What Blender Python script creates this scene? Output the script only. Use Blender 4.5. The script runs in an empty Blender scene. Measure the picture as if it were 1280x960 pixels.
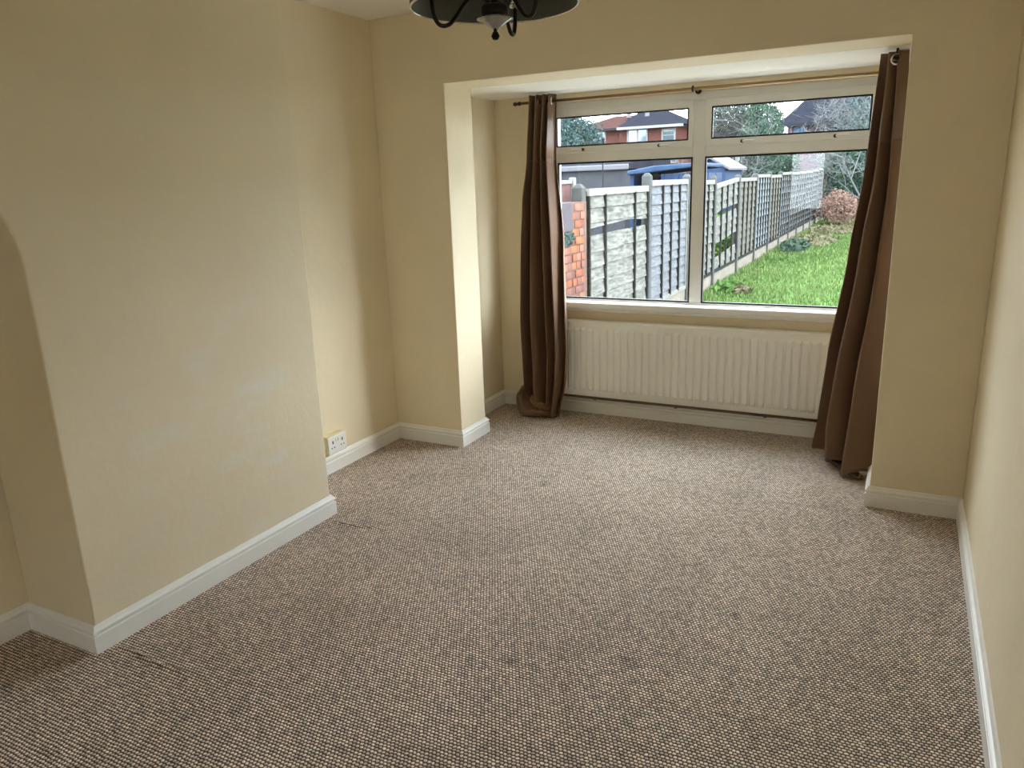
import bpy, bmesh, math, random
from mathutils import Vector, Matrix, noise
random.seed(7)
S = bpy.context.scene
C = S.collection
PI = math.pi

# ------------------------------------------------------------------ camera
CAM = Vector((-0.3196, -3.6978, 1.5211))
R_ = Vector((0.88927628, 0.45620492, -0.03263074))
U_ = Vector((-0.0883789, 0.24139892, 0.96639316))
F_ = Vector((-0.44875034, 0.85650664, -0.25498922))
FPX = 947.1
cd = bpy.data.cameras.new('camera'); cam = bpy.data.objects.new('camera', cd); C.objects.link(cam)
cam.matrix_world = Matrix(((R_.x, U_.x, -F_.x, CAM.x), (R_.y, U_.y, -F_.y, CAM.y), (R_.z, U_.z, -F_.z, CAM.z), (0, 0, 0, 1)))
cd.sensor_width = 36.0; cd.lens = 36.0 * FPX / 1280.0; cd.clip_start = 0.05; cd.clip_end = 500
S.camera = cam

def at(px, py, Y):
    """point of the world at depth Y (metres beyond the pillars) that the lens sees at a photo pixel"""
    d = F_ + R_ * ((px - 640) / FPX) + U_ * ((480 - py) / FPX)
    return CAM + d * ((Y - CAM.y) / d.y)

# ------------------------------------------------------------------ light
S.view_settings.view_transform = 'Standard'; S.view_settings.look = 'None'
S.view_settings.gamma = 1.0; S.view_settings.use_curve_mapping = False
S.view_settings.exposure = 0.9
S.cycles.use_denoising = True
S.cycles.max_bounces = 12; S.cycles.diffuse_bounces = 8; S.cycles.transparent_max_bounces = 24
S.cycles.caustics_reflective = False; S.cycles.caustics_refractive = False
S.cycles.sample_clamp_indirect = 8.0

SKY_STRENGTH = 10.0
w = bpy.data.worlds.new('overcast_sky'); S.world = w; w.use_nodes = True
nt = w.node_tree; nt.nodes.clear()
o_ = nt.nodes.new('ShaderNodeOutputWorld'); b_ = nt.nodes.new('ShaderNodeBackground')
tc = nt.nodes.new('ShaderNodeTexCoord'); nz = nt.nodes.new('ShaderNodeTexNoise'); rp = nt.nodes.new('ShaderNodeValToRGB')
nz.inputs['Scale'].default_value = 3.0; nz.inputs['Detail'].default_value = 5
rp.color_ramp.elements[0].position = .35; rp.color_ramp.elements[0].color = (.76, .87, 1, 1)
rp.color_ramp.elements[1].position = .62; rp.color_ramp.elements[1].color = (.93, .96, 1, 1)
nt.links.new(tc.outputs['Generated'], nz.inputs['Vector']); nt.links.new(nz.outputs['Fac'], rp.inputs['Fac'])
nt.links.new(rp.outputs['Color'], b_.inputs['Color']); b_.inputs['Strength'].default_value = SKY_STRENGTH
nt.links.new(b_.outputs['Background'], o_.inputs['Surface'])

def lamp(name, kind, loc, direction, energy, color=(1, 1, 1), **k):
    l = bpy.data.lights.new(name, kind); l.energy = energy; l.color = color
    for a, v in k.items(): setattr(l, a, v)
    o = bpy.data.objects.new(name, l); C.objects.link(o); o.location = loc
    o.rotation_euler = Vector(direction).to_track_quat('-Z', 'Y').to_euler()
    return o
# low hazy winter sun from beyond the right-hand end of the garden
lamp('sun_offscreen', 'SUN', (12, 10, 8), (-1, -.68, -.50), 1.4, (1, .97, .93), angle=math.radians(24))

# ------------------------------------------------------------------ materials
def mat(name, col, rough=.6, vary=0, vscale=8, bump=0, bscale=60, metal=0, col2=None, detail=4, spec=.5, vec='Object', stretch=None):
    m = bpy.data.materials.new(name); m.use_nodes = True; n = m.node_tree; p = n.nodes['Principled BSDF']
    p.inputs['Base Color'].default_value = (*col, 1); p.inputs['Roughness'].default_value = rough
    p.inputs['Metallic'].default_value = metal; p.inputs['Specular IOR Level'].default_value = spec
    t = n.nodes.new('ShaderNodeTexCoord'); src = t.outputs[vec]
    if stretch:
        mp = n.nodes.new('ShaderNodeMapping'); mp.inputs['Scale'].default_value = stretch
        n.links.new(src, mp.inputs['Vector']); src = mp.outputs['Vector']
    if vary or col2:
        a = n.nodes.new('ShaderNodeTexNoise'); a.inputs['Scale'].default_value = vscale; a.inputs['Detail'].default_value = detail
        n.links.new(src, a.inputs['Vector'])
        r = n.nodes.new('ShaderNodeValToRGB'); r.color_ramp.elements[0].position = .3; r.color_ramp.elements[1].position = .7
        c2 = col2 or tuple(min(1, c * (1 + vary)) for c in col)
        c1 = col if col2 else tuple(c * (1 - vary) for c in col)
        r.color_ramp.elements[0].color = (*c1, 1); r.color_ramp.elements[1].color = (*c2, 1)
        n.links.new(a.outputs['Fac'], r.inputs['Fac']); n.links.new(r.outputs['Color'], p.inputs['Base Color'])
    if bump:
        a = n.nodes.new('ShaderNodeTexNoise'); a.inputs['Scale'].default_value = bscale; a.inputs['Detail'].default_value = 3
        n.links.new(src, a.inputs['Vector'])
        b = n.nodes.new('ShaderNodeBump'); b.inputs['Strength'].default_value = bump; b.inputs['Distance'].default_value = .01
        n.links.new(a.outputs['Fac'], b.inputs['Height']); n.links.new(b.outputs['Normal'], p.inputs['Normal'])
    return m

def hx(h):
    c = [int(h[i:i + 2], 16) / 255 for i in (0, 2, 4)]
    return tuple(x / 12.92 if x <= .04045 else ((x + .055) / 1.055) ** 2.4 for x in c)

M = {}
M['wall'] = mat('cream_wall_paint', (.81, .714, .525), .75, vary=.03, vscale=2.5, bump=.12, bscale=25, spec=.25)
M['ceiling'] = mat('white_ceiling_paint', (.88, .865, .80), .85, vary=.015, vscale=3, spec=.2)
M['gloss'] = mat('white_gloss_paint', (.86, .855, .82), .32, vary=.02, vscale=6)
M['upvc'] = mat('white_window_plastic', (.80, .80, .76), .3, vary=.015, vscale=4)
M['rad'] = mat('radiator_enamel', (.87, .86, .81), .32, vary=.015, vscale=5)
M['rubber'] = mat('black_gasket', (.012, .012, .014), .6)
M['bronze'] = mat('dark_bronze', (.035, .026, .02), .35, metal=.8)
M['brass'] = mat('aged_brass', (.30, .20, .09), .35, metal=.9)
M['chrome'] = mat('polished_nickel', (.75, .74, .72), .12, metal=1)
M['nickel'] = mat('dark_nickel', (.33, .32, .30), .16, metal=1)
M['pipe'] = mat('painted_pipe', (.24, .19, .12), .45)
M['plate'] = mat('white_socket_plastic', (.82, .82, .80), .3)
M['pattress'] = mat('yellowed_plastic', (.74, .66, .42), .45)
M['hole'] = mat('socket_slot', (.02, .02, .02), .6)
M['concrete'] = mat('concrete', (0.1245, 0.1245, 0.1162), .9, vary=.2, vscale=7, bump=.4, bscale=80, spec=.06)
M['gravelboard'] = mat('stained_concrete', (0.0996, 0.08632, 0.0664), .9, col2=(0.1394, 0.1262, 0.1062), vscale=6, bump=.3, bscale=60, spec=.06)

def carpet_mat():
    m = bpy.data.materials.new('loop_pile_carpet'); m.use_nodes = True; n = m.node_tree; p = n.nodes['Principled BSDF']
    L = n.links.new
    def N(t): return n.nodes.new(t)
    def MT(op, a, b=None):
        x = N('ShaderNodeMath'); x.operation = op
        for i, v in enumerate((a, b)):
            if v is None: continue
            if isinstance(v, (int, float)): x.inputs[i].default_value = v
            else: L(v, x.inputs[i])
        return x.outputs[0]
    t = N('ShaderNodeTexCoord')
    wob = N('ShaderNodeTexNoise'); wob.inputs['Scale'].default_value = 45; wob.inputs['Detail'].default_value = 1; L(t.outputs['Object'], wob.inputs['Vector'])
    vm = N('ShaderNodeVectorMath'); vm.operation = 'MULTIPLY_ADD'; vm.inputs[1].default_value = (.0075, .0075, 0)
    L(wob.outputs['Color'], vm.inputs[0]); L(t.outputs['Object'], vm.inputs[2])
    sp = N('ShaderNodeSeparateXYZ'); L(vm.outputs[0], sp.inputs[0])
    v = MT('MULTIPLY', sp.outputs['Y'], 1 / .0115); row = MT('FLOOR', v); fv = MT('SUBTRACT', MT('FRACT', v), .5)
    u = MT('ADD', MT('MULTIPLY', sp.outputs['X'], 1 / .0125), MT('MULTIPLY', MT('MODULO', row, 2), .5))
    fu = MT('SUBTRACT', MT('FRACT', u), .5)
    d2 = MT('ADD', MT('MULTIPLY', fu, fu), MT('MULTIPLY', MT('MULTIPLY', fv, fv), 1.25))
    h = MT('MAXIMUM', MT('SUBTRACT', 1.0, MT('MULTIPLY', d2, 4.2)), 0.0)
    cell = N('ShaderNodeTexWhiteNoise'); cell.noise_dimensions = '2D'
    cb = N('ShaderNodeCombineXYZ'); L(MT('FLOOR', u), cb.inputs['X']); L(row, cb.inputs['Y']); L(cb.outputs[0], cell.inputs['Vector'])
    r = N('ShaderNodeValToRGB'); e = r.color_ramp.elements
    e[0].position = .0; e[0].color = (*hx('6a5342'), 1); e[1].position = .62; e[1].color = (*hx('fff1e2'), 1)  # ramp follows loop height: brown in the gaps, pale on top
    x = e.new(.27); x.color = (*hx('c0b0a1'), 1); L(h, r.inputs['Fac'])
    # loop-to-loop tone, broad wear and a few stains
    tone = N('ShaderNodeMapRange'); tone.inputs['To Min'].default_value = .62; tone.inputs['To Max'].default_value = 1.12; L(cell.outputs['Value'], tone.inputs['Value'])
    big = N('ShaderNodeTexNoise'); big.inputs['Scale'].default_value = 1.6; big.inputs['Detail'].default_value = 3; L(t.outputs['Object'], big.inputs['Vector'])
    wear = N('ShaderNodeMapRange'); wear.inputs['From Min'].default_value = .3; wear.inputs['From Max'].default_value = .7
    wear.inputs['To Min'].default_value = .86; wear.inputs['To Max'].default_value = 1.08; L(big.outputs['Fac'], wear.inputs['Value'])
    k = MT('MULTIPLY', tone.outputs[0], wear.outputs[0])
    for sx, sy, sr in ((-1.36, -1.78, .035), (-1.02, -1.62, .05), (-1.9, -.35, .05), (-.75, -1.2, .04)):
        ds = N('ShaderNodeVectorMath'); ds.operation = 'DISTANCE'; ds.inputs[1].default_value = (sx, sy, 0); L(vm.outputs[0], ds.inputs[0])
        s = N('ShaderNodeMapRange'); s.inputs['From Max'].default_value = sr; s.inputs['To Min'].default_value = .62; s.inputs['To Max'].default_value = 1; L(ds.outputs['Value'], s.inputs['Value'])
        k = MT('MULTIPLY', k, s.outputs[0])
    mx = N('ShaderNodeVectorMath'); mx.operation = 'SCALE'; L(r.outputs['Color'], mx.inputs[0]); L(k, mx.inputs['Scale'])
    L(mx.outputs[0], p.inputs['Base Color']); p.inputs['Roughness'].default_value = .95; p.inputs['Specular IOR Level'].default_value = .1
    b = N('ShaderNodeBump'); b.inputs['Strength'].default_value = .8; b.inputs['Distance'].default_value = .004; L(h, b.inputs['Height']); L(b.outputs['Normal'], p.inputs['Normal'])
    return m
M['carpet'] = carpet_mat()

def chimney_mat():
    m = M['wall'].copy(); m.name = 'cream_wall_paint_smeared'; n = m.node_tree; p = n.nodes['Principled BSDF']; L = n.links.new
    old = p.inputs['Base Color'].links[0].from_socket
    t = n.nodes.new('ShaderNodeTexCoord')
    mp = n.nodes.new('ShaderNodeMapping'); mp.inputs['Scale'].default_value = (1, 1.2, 2.6); L(t.outputs['Object'], mp.inputs['Vector'])
    a = n.nodes.new('ShaderNodeTexNoise'); a.inputs['Scale'].default_value = 2.3; a.inputs['Detail'].default_value = 6; a.inputs['Roughness'].default_value = .6; L(mp.outputs[0], a.inputs['Vector'])
    d = n.nodes.new('ShaderNodeVectorMath'); d.operation = 'DISTANCE'; d.inputs[1].default_value = (-2.697, -1.55, .55); L(t.outputs['Object'], d.inputs[0])
    mr = n.nodes.new('ShaderNodeMapRange'); mr.inputs['From Min'].default_value = .25; mr.inputs['From Max'].default_value = .75; mr.inputs['To Min'].default_value = 1; mr.inputs['To Max'].default_value = 0; L(d.outputs['Value'], mr.inputs['Value'])
    r = n.nodes.new('ShaderNodeMapRange'); r.inputs['From Min'].default_value = .52; r.inputs['From Max'].default_value = .72; L(a.outputs['Fac'], r.inputs['Value'])
    f = n.nodes.new('ShaderNodeMath'); f.operation = 'MULTIPLY'; L(mr.outputs[0], f.inputs[0]); L(r.outputs[0], f.inputs[1])
    g = n.nodes.new('ShaderNodeMath'); g.operation = 'MULTIPLY'; g.inputs[1].default_value = .8; L(f.outputs[0], g.inputs[0])
    mix = n.nodes.new('ShaderNodeMixRGB'); mix.inputs[2].default_value = (.80, .785, .70, 1); L(g.outputs[0], mix.inputs[0]); L(old, mix.inputs[1]); L(mix.outputs[0], p.inputs['Base Color'])
    return m
M['chimney'] = chimney_mat()

def glass_mat():
    m = bpy.data.materials.new('window_glass'); m.use_nodes = True; n = m.node_tree; n.nodes.clear(); L = n.links.new
    o = n.nodes.new('ShaderNodeOutputMaterial'); a = n.nodes.new('ShaderNodeBsdfTransparent'); g = n.nodes.new('ShaderNodeBsdfGlossy')
    a.inputs['Color'].default_value = (.95, .97, .97, 1); g.inputs['Roughness'].default_value = .0
    lw = n.nodes.new('ShaderNodeLayerWeight'); pw = n.nodes.new('ShaderNodeMath'); pw.operation = 'POWER'; pw.inputs[1].default_value = 5
    L(lw.outputs['Facing'], pw.inputs[0]); fr = n.nodes.new('ShaderNodeMath'); fr.operation = 'MULTIPLY_ADD'; fr.inputs[1].default_value = .96; fr.inputs[2].default_value = .04
    L(pw.outputs[0], fr.inputs[0])
    x = n.nodes.new('ShaderNodeMixShader'); L(fr.outputs[0], x.inputs[0]); L(a.outputs[0], x.inputs[1]); L(g.outputs[0], x.inputs[2]); L(x.outputs[0], o.inputs['Surface'])
    return m
M['glass'] = glass_mat()

def curtain_mat(name, c1, c2, rough, sheen):
    m = bpy.data.materials.new(name); m.use_nodes = True; n = m.node_tree; p = n.nodes['Principled BSDF']; L = n.links.new
    t = n.nodes.new('ShaderNodeTexCoord'); wv = n.nodes.new('ShaderNodeTexWave'); wv.wave_type = 'BANDS'; wv.bands_direction = 'X'
    wv.inputs['Scale'].default_value = 55; wv.inputs['Distortion'].default_value = .3
    L(t.outputs['UV'], wv.inputs['Vector'])
    r = n.nodes.new('ShaderNodeValToRGB'); r.color_ramp.elements[0].color = (*c1, 1); r.color_ramp.elements[1].color = (*c2, 1)
    L(wv.outputs['Fac'], r.inputs['Fac']); L(r.outputs['Color'], p.inputs['Base Color'])
    p.inputs['Roughness'].default_value = rough; p.inputs['Sheen Weight'].default_value = sheen; p.inputs['Sheen Roughness'].default_value = .4
    p.inputs['Sheen Tint'].default_value = (.9, .7, .55, 1)
    b = n.nodes.new('ShaderNodeBump'); b.inputs['Strength'].default_value = .35; b.inputs['Distance'].default_value = .002; L(wv.outputs['Fac'], b.inputs['Height']); L(b.outputs['Normal'], p.inputs['Normal'])
    return m
M['curtain'] = curtain_mat('brown_corduroy', (.115, .058, .030), (.21, .118, .068), .75, .45)
M['band'] = curtain_mat('brown_satin_band', (.15, .085, .045), (.215, .13, .078), .36, .2)

# ------------------------------------------------------------------ mesh helpers
class MB:
    """collects shapes of ONE piece"""
    def __init__(s): s.v = []; s.f = []; s.uv = None
    def add(s, vs, fs):
        k = len(s.v); s.v += [tuple(v) for v in vs]; s.f += [tuple(i + k for i in f) for f in fs]; return s
    def box(s, x0, x1, y0, y1, z0, z1):
        return s.add([(x, y, z) for z in (z0, z1) for y in (y0, y1) for x in (x0, x1)],
                     [(0, 2, 3, 1), (4, 5, 7, 6), (0, 1, 5, 4), (2, 6, 7, 3), (0, 4, 6, 2), (1, 3, 7, 5)])
    def ring(s, x0, x1, z0, z1, hx0, hx1, hz0, hz1, y0, y1):
        o = [(x0, z0), (x1, z0), (x1, z1), (x0, z1)]; h = [(hx0, hz0), (hx1, hz0), (hx1, hz1), (hx0, hz1)]
        vs = [(x, y0, z) for x, z in o] + [(x, y0, z) for x, z in h] + [(x, y1, z) for x, z in o] + [(x, y1, z) for x, z in h]
        fs = []
        for i in range(4):
            j = (i + 1) % 4
            fs += [(i, j, 4 + j, 4 + i), (8 + j, 8 + i, 12 + i, 12 + j), (j, i, 8 + i, 8 + j), (4 + i, 4 + j, 12 + j, 12 + i)]
        return s.add(vs, fs)
    def tube(s, pts, rad, n=8, cap=True):
        pts = [Vector(p) for p in pts]; rs = rad if isinstance(rad, (list, tuple)) else [rad] * len(pts)
        vs = []; fs = []; ref = None
        for i, p in enumerate(pts):
            d = (pts[min(i + 1, len(pts) - 1)] - pts[max(i - 1, 0)]).normalized()
            if ref is None: ref = d.orthogonal().normalized()
            a = (ref - d * ref.dot(d))
            if a.length < 1e-6: a = d.orthogonal()
            a.normalize(); ref = a; b = d.cross(a)
            vs += [p + (a * math.cos(2 * PI * k / n) + b * math.sin(2 * PI * k / n)) * rs[i] for k in range(n)]
        for i in range(len(pts) - 1):
            for k in range(n):
                fs.append((i * n + k, i * n + (k + 1) % n, (i + 1) * n + (k + 1) % n, (i + 1) * n + k))
        if cap: fs += [tuple(range(n))[::-1], tuple(range((len(pts) - 1) * n, len(pts) * n))]
        return s.add(vs, fs)
    def lathe(s, prof, c=(0, 0, 0), n=24, closed=False):
        vs = []; fs = []; m = len(prof)
        for r, z in prof: vs += [(c[0] + r * math.cos(2 * PI * k / n), c[1] + r * math.sin(2 * PI * k / n), c[2] + z) for k in range(n)]
        for i in range(m if closed else m - 1):
            for k in range(n):
                j = (i + 1) % m; fs.append((i * n + k, i * n + (k + 1) % n, j * n + (k + 1) % n, j * n + k))
        return s.add(vs, fs)
    def torus(s, c, axis, R, r, n=20, m=8):
        ax = Vector(axis).normalized(); a = ax.orthogonal().normalized(); b = ax.cross(a); vs = []; fs = []
        for i in range(n):
            d = a * math.cos(2 * PI * i / n) + b * math.sin(2 * PI * i / n)
            for k in range(m): vs.append(Vector(c) + d * (R + r * math.cos(2 * PI * k / m)) + ax * r * math.sin(2 * PI * k / m))
        for i in range(n):
            for k in range(m):
                fs.append((i * m + k, ((i + 1) % n) * m + k, ((i + 1) % n) * m + (k + 1) % m, i * m + (k + 1) % m))
        return s.add(vs, fs)
    def prism(s, poly, fn0, fn1):
        n = len(poly)
        return s.add([fn0(*p) for p in poly] + [fn1(*p) for p in poly],
                     [tuple(range(n))[::-1], tuple(range(n, 2 * n))] + [(i, (i + 1) % n, n + (i + 1) % n, n + i) for i in range(n)])
    def build(s, name, material, parent=None, smooth=False, bevel=0, seg=2, solid=0, fix=True, origin=None):
        me = bpy.data.meshes.new(name)
        vs = s.v
        if origin is not None: vs = [(x - origin[0], y - origin[1], z - origin[2]) for x, y, z in vs]
        me.from_pydata(vs, [], s.f); me.update()
        if fix:
            bm = bmesh.new(); bm.from_mesh(me); bmesh.ops.recalc_face_normals(bm, faces=bm.faces); bm.to_mesh(me); bm.free()
        if s.uv:
            ul = me.uv_layers.new(name='UVMap')
            for l in me.loops: ul.data[l.index].uv = s.uv[l.vertex_index]
        if material: me.materials.append(M[material] if isinstance(material, str) else material)
        if smooth: me.polygons.foreach_set('use_smooth', [True] * len(me.polygons))
        o = bpy.data.objects.new(name, me); C.objects.link(o)
        if origin is not None: o.location = origin
        if solid:
            d = o.modifiers.new('thickness', 'SOLIDIFY'); d.thickness = solid; d.offset = 0
        if bevel:
            d = o.modifiers.new('bevel', 'BEVEL'); d.width = bevel; d.segments = seg; d.limit_method = 'ANGLE'; d.angle_limit = math.radians(40); d.use_clamp_overlap = True
        if parent is not None:
            o.parent = parent
            if parent.type == 'EMPTY' or parent.location.length > 0 or parent.rotation_euler.z: o.matrix_parent_inverse = parent_inv(parent)
        return o

def parent_inv(p):
    m = Matrix.Translation(p.location) @ p.rotation_euler.to_matrix().to_4x4()
    q = p.parent
    if q is not None: m = (Matrix.Translation(q.location) @ q.rotation_euler.to_matrix().to_4x4()) @ parent_inv(q) @ m if False else m
    return m.inverted()

def tag(o, label=None, cat=None, group=None, kind=None):
    if label: o['label'] = label
    if cat: o['category'] = cat
    if group: o['group'] = group
    if kind: o['kind'] = kind
    return o
def thing(name, label, cat, loc=(0, 0, 0), group=None, kind=None):
    o = bpy.data.objects.new(name, None); C.objects.link(o); o.location = loc; o.empty_display_size = .1
    return tag(o, label, cat, group, kind)
def struct(o, label=None, cat=None): return tag(o, label, cat, kind='structure')
def B(x0, x1, y0, y1, z0, z1): return MB().box(x0, x1, y0, y1, z0, z1)
def lerp(tab, z):
    """tab: list of (z, value...) sorted descending in z"""
    if z >= tab[0][0]: return tab[0][1:]
    for a, b in zip(tab, tab[1:]):
        if z >= b[0]:
            t = (a[0] - z) / (a[0] - b[0]); t = t * t * (3 - 2 * t) * .5 + t * .5
            return tuple(p + (q - p) * t for p, q in zip(a[1:], b[1:]))
    return tab[-1][1:]

# ------------------------------------------------------------------ the room
ZC = 2.42
X1, X2, XL, XC = -.38, -2.608, -3.075, -2.697          # right pillar edge, left pillar edge, alcove wall, chimney face
C1, C2, CN = -1.094, -2.32, -3.1                        # chimney breast far and near edge, far end of the arched niche
YB, XBL, XBR, ZH, D = .927, -2.81, -.10, 2.0534, .29    # bay: back wall, side walls, ceiling, front wall thickness
YR = -4.7
struct(B(XL - .2, .2, YR - .2, YB + .2, -.2, 0).build('floor', 'carpet'), 'beige loop pile carpet, darker brown between the loops', 'floor')
struct(B(XL - .2, .2, YR - .2, D, ZC, ZC + .15).build('ceiling', 'ceiling'), 'plain white ceiling over the main room', 'ceiling')
struct(B(0, .2, YR - .2, D, 0, ZC).build('wall_right', 'wall'), 'long plain cream wall facing the chimney breast', 'wall')
struct(B(XL - .2, XL, YR - .2, D, 0, ZC).build('wall_left', 'wall'), 'cream wall at the back of the alcoves', 'wall')
fp = [(XL, 0), (X2, 0), (X2, ZH), (X1, ZH), (X1, 0), (0, 0), (0, ZC), (XL, ZC)]
struct(MB().prism(fp, lambda a, b: (a, 0, b), lambda a, b: (a, D, b)).build('wall_front', 'wall', bevel=.004), 'cream wall with pillars framing the bay opening', 'wall')
# chimney breast, running on over an arched niche
arc = [((C2 + CN) / 2 + .39 * math.cos(PI * k / 24), 1.30 + .42 * math.sin(PI * k / 24)) for k in range(25)]
cp = [(C1, 0), (C1, ZC), (YR, ZC), (YR, 0), (CN, 0)] + arc[::-1] + [(C2, 0)]
struct(MB().prism(cp, lambda a, b: (XC, a, b), lambda a, b: (XL, a, b)).build('wall_chimney_breast', 'chimney', bevel=.006), 'projecting cream chimney breast with an arch beside it', 'wall')
struct(B(XBL - .2, XBL, D, YB + .19, 0, ZH).build('wall_bay_left', 'wall'), 'short cream side wall of the bay next to the finial', 'wall')
struct(B(XBR, XBR + .2, D, YB + .19, 0, ZH).build('wall_bay_right', 'wall'), 'short cream side wall of the bay behind the pulled out curtain', 'wall')
HX0, HX1, HZ0, HZ1 = -2.447, -.483, .745, 2.005
struct(MB().ring(XBL, XBR, 0, ZH, HX0, HX1, HZ0, HZ1, YB, YB + .19).build('wall_bay_back', 'wall', bevel=.004), 'cream bay wall around the wide window', 'wall')
struct(B(XBL - .2, XBR + .2, D, YB + .25, ZH, ZH + .15).build('ceiling_bay', 'ceiling'), 'low white ceiling of the window bay', 'ceiling')
WX0, WX1, WZ0, WZ1 = -1.76, -1.28, 1.05, 2.0
struct(MB().ring(XL, 0, 0, ZC, WX0, WX1, WZ0, WZ1, YR - .2, YR).build('wall_back', 'wall'), 'cream rear wall with a window', 'wall')
for wn, wl, WX0, WX1, WZ0 in (('window_2', 'white framed rear window', WX0, WX1, WZ0),):
    w2 = thing(wn, wl, 'window', ((WX0 + WX1) / 2, YR - .1, WZ0), kind='structure')
    MB().ring(WX0, WX1, WZ0, WZ1, WX0 + .05, WX1 - .05, WZ0 + .05, WZ1 - .05, YR - .15, YR - .09).build('frame', 'upvc', w2)
    B(WX0 + .05, WX1 - .05, YR - .124, YR - .12, WZ0 + .05, WZ1 - .05).build('pane', 'glass', w2)

# raised creases where the carpet meets the old hearth
for (xa, ya), (xb, yb) in (((-2.655, -2.27), (-2.27, -2.285)), ((-2.655, -1.17), (-2.34, -1.135))):
    b = MB(); n = 24; pr = [(-.02, 0), (-.012, .0015), (-.005, .0055), (0, .0065), (.004, .003), (.007, 0)]
    for i in range(n + 1):
        t = i / n; f = min(1, 4 * (1 - t)) * min(1, .4 + 3 * t); x = xa + (xb - xa) * t; y = ya + (yb - ya) * t + .004 * math.sin(9 * t)
        b.v += [(x, y + o, .0003 + h * f) for o, h in pr]
    for i in range(n):
        for k in range(5): b.f.append((i * 6 + k, (i + 1) * 6 + k, (i + 1) * 6 + k + 1, i * 6 + k + 1))
    b.build('carpet_crease', 'carpet', bpy.data.objects['floor'], smooth=True)

# skirting boards: one moulded profile swept round the room with mitred corners
SK = .098
prof = [(0, 0), (.019, 0), (.019, .063), (.013, .066), (.013, .071), (.0195, .074), (.0195, .081), (.015, .085), (.011, .088), (.0085, .093), (.006, SK), (0, SK)]
loop = [(0, YR), (0, 0), (X1, 0), (X1, D), (XBR, D), (XBR, YB), (XBL, YB), (XBL, D), (X2, D), (X2, 0), (XL, 0), (XL, C1), (XC, C1), (XC, C2), (XL, C2), (XL, CN), (XC, CN), (XC, YR)]
def mitre(i):
    p = Vector(loop[i]); ns = []
    for a, b in ((i - 1, i), (i, i + 1)):
        if a < 0 or b >= len(loop): continue
        d = (Vector(loop[b]) - Vector(loop[a])).normalized(); ns.append(Vector((-d.y, d.x)))
    if len(ns) == 1: return p, ns[0]
    return p, (ns[0] + ns[1]) / (1 + ns[0].dot(ns[1]))
def skirting(name, i0, i1, label):
    b = MB(); n = len(prof); k = i1 - i0
    for i in range(i0, i1 + 1):
        p, m = mitre(i)
        b.v += [(p.x + m.x * o, p.y + m.y * o, z) for o, z in prof]
    for i in range(k):
        for j in range(n): b.f.append((i * n + j, i * n + (j + 1) % n, (i + 1) * n + (j + 1) % n, (i + 1) * n + j))
    b.f += [tuple(range(n))[::-1], tuple(range(k * n, (k + 1) * n))]
    struct(b.build(name, 'gloss'), label, 'skirting board')
skirting('baseboard_right', 0, 1, 'white moulded skirting along the long right wall')
skirting('baseboard_front_right', 1, 4, 'white moulded skirting around the pillar by the right wall')
skirting('baseboard_bay_right', 4, 5, 'white skirting on the bay side behind the pulled out curtain')
skirting('baseboard_bay_back', 5, 6, 'white skirting under the radiator')
skirting('baseboard_bay_left', 6, 7, 'white skirting on the bay side by the puddled curtain')
skirting('baseboard_front_left', 7, 10, 'white moulded skirting around the pillar by the socket alcove')
skirting('baseboard_alcove', 10, 11, 'white moulded skirting under the double socket')
skirting('baseboard_chimney', 11, 14, 'white moulded skirting around the chimney breast')
skirting('baseboard_niche', 14, 17, 'white skirting inside the arched niche')

# ------------------------------------------------------------------ bay window
w1 = thing('window_1', 'wide white four light bay window with two top openers', 'window', (-1.465, 1.0, HZ0), kind='structure')
FY0, FY1 = .957, 1.02
MB().ring(HX0, HX1, HZ0, HZ1, HX0 + .072, HX1 - .072, .773, 1.955, FY0, FY1).build('frame', 'upvc', w1, bevel=.004)
B(-1.500, -1.428, FY0, FY1, .773, 1.955).build('mullion', 'upvc', w1, bevel=.004)
for xa, xb in ((HX0 + .072, -1.500), (-1.428, HX1 - .072)):
    B(xa, xb, FY0, FY1, 1.641, 1.712).build('transom', 'upvc', w1, bevel=.004)
    MB().ring(xa, xb, .773, 1.641, xa + .010, xb - .010, .783, 1.631, FY0 + .003, FY0 + .02).build('gasket', 'rubber', w1)
    B(xa, xb, FY0 + .02, FY0 + .024, .773, 1.641).build('pane', 'glass', w1)
for k, (xa, xb, ga, gb) in enumerate(((-2.408, -1.497, -2.375, -1.527), (-1.431, -.522, -1.393, -.553))):
    sa = MB().ring(xa, xb, 1.698, 1.962, ga, gb, 1.737, 1.917, FY0 - .014, FY0 + .03).build('opening_sash', 'upvc', w1, bevel=.005)
    MB().ring(ga - .002, gb + .002, 1.735, 1.919, ga + .008, gb - .008, 1.745, 1.909, FY0 - .010, FY0 + .006).build('gasket', 'rubber', sa)
    B(ga - .002, gb + .002, FY0 + .008, FY0 + .012, 1.735, 1.919).build('pane', 'glass', sa)
    for q in (.24, .78):                       # two casement handles on the bottom rail
        hx_ = xa + (xb - xa) * q
        b = MB(); b.tube([(hx_, FY0 - .014, 1.716), (hx_, FY0 - .034, 1.716)], .009, 10)
        h = b.build('handle_boss', 'bronze', sa, smooth=True)
        s = -1 if k == 0 and q < .5 else 1
        B(min(hx_, hx_ + s * .075), max(hx_, hx_ + s * .075), FY0 - .036, FY0 - .026, 1.710, 1.722).build('handle_lever', 'upvc', sa, bevel=.004)
B(-2.55, -.355, .862, FY0 + .002, .722, .762).build('window_sill', 'gloss', w1, bevel=.012, seg=3)
B(-2.53, -.375, .895, .93, .700, .7225).build('sill_cove', 'gloss', w1, bevel=.008)

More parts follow.
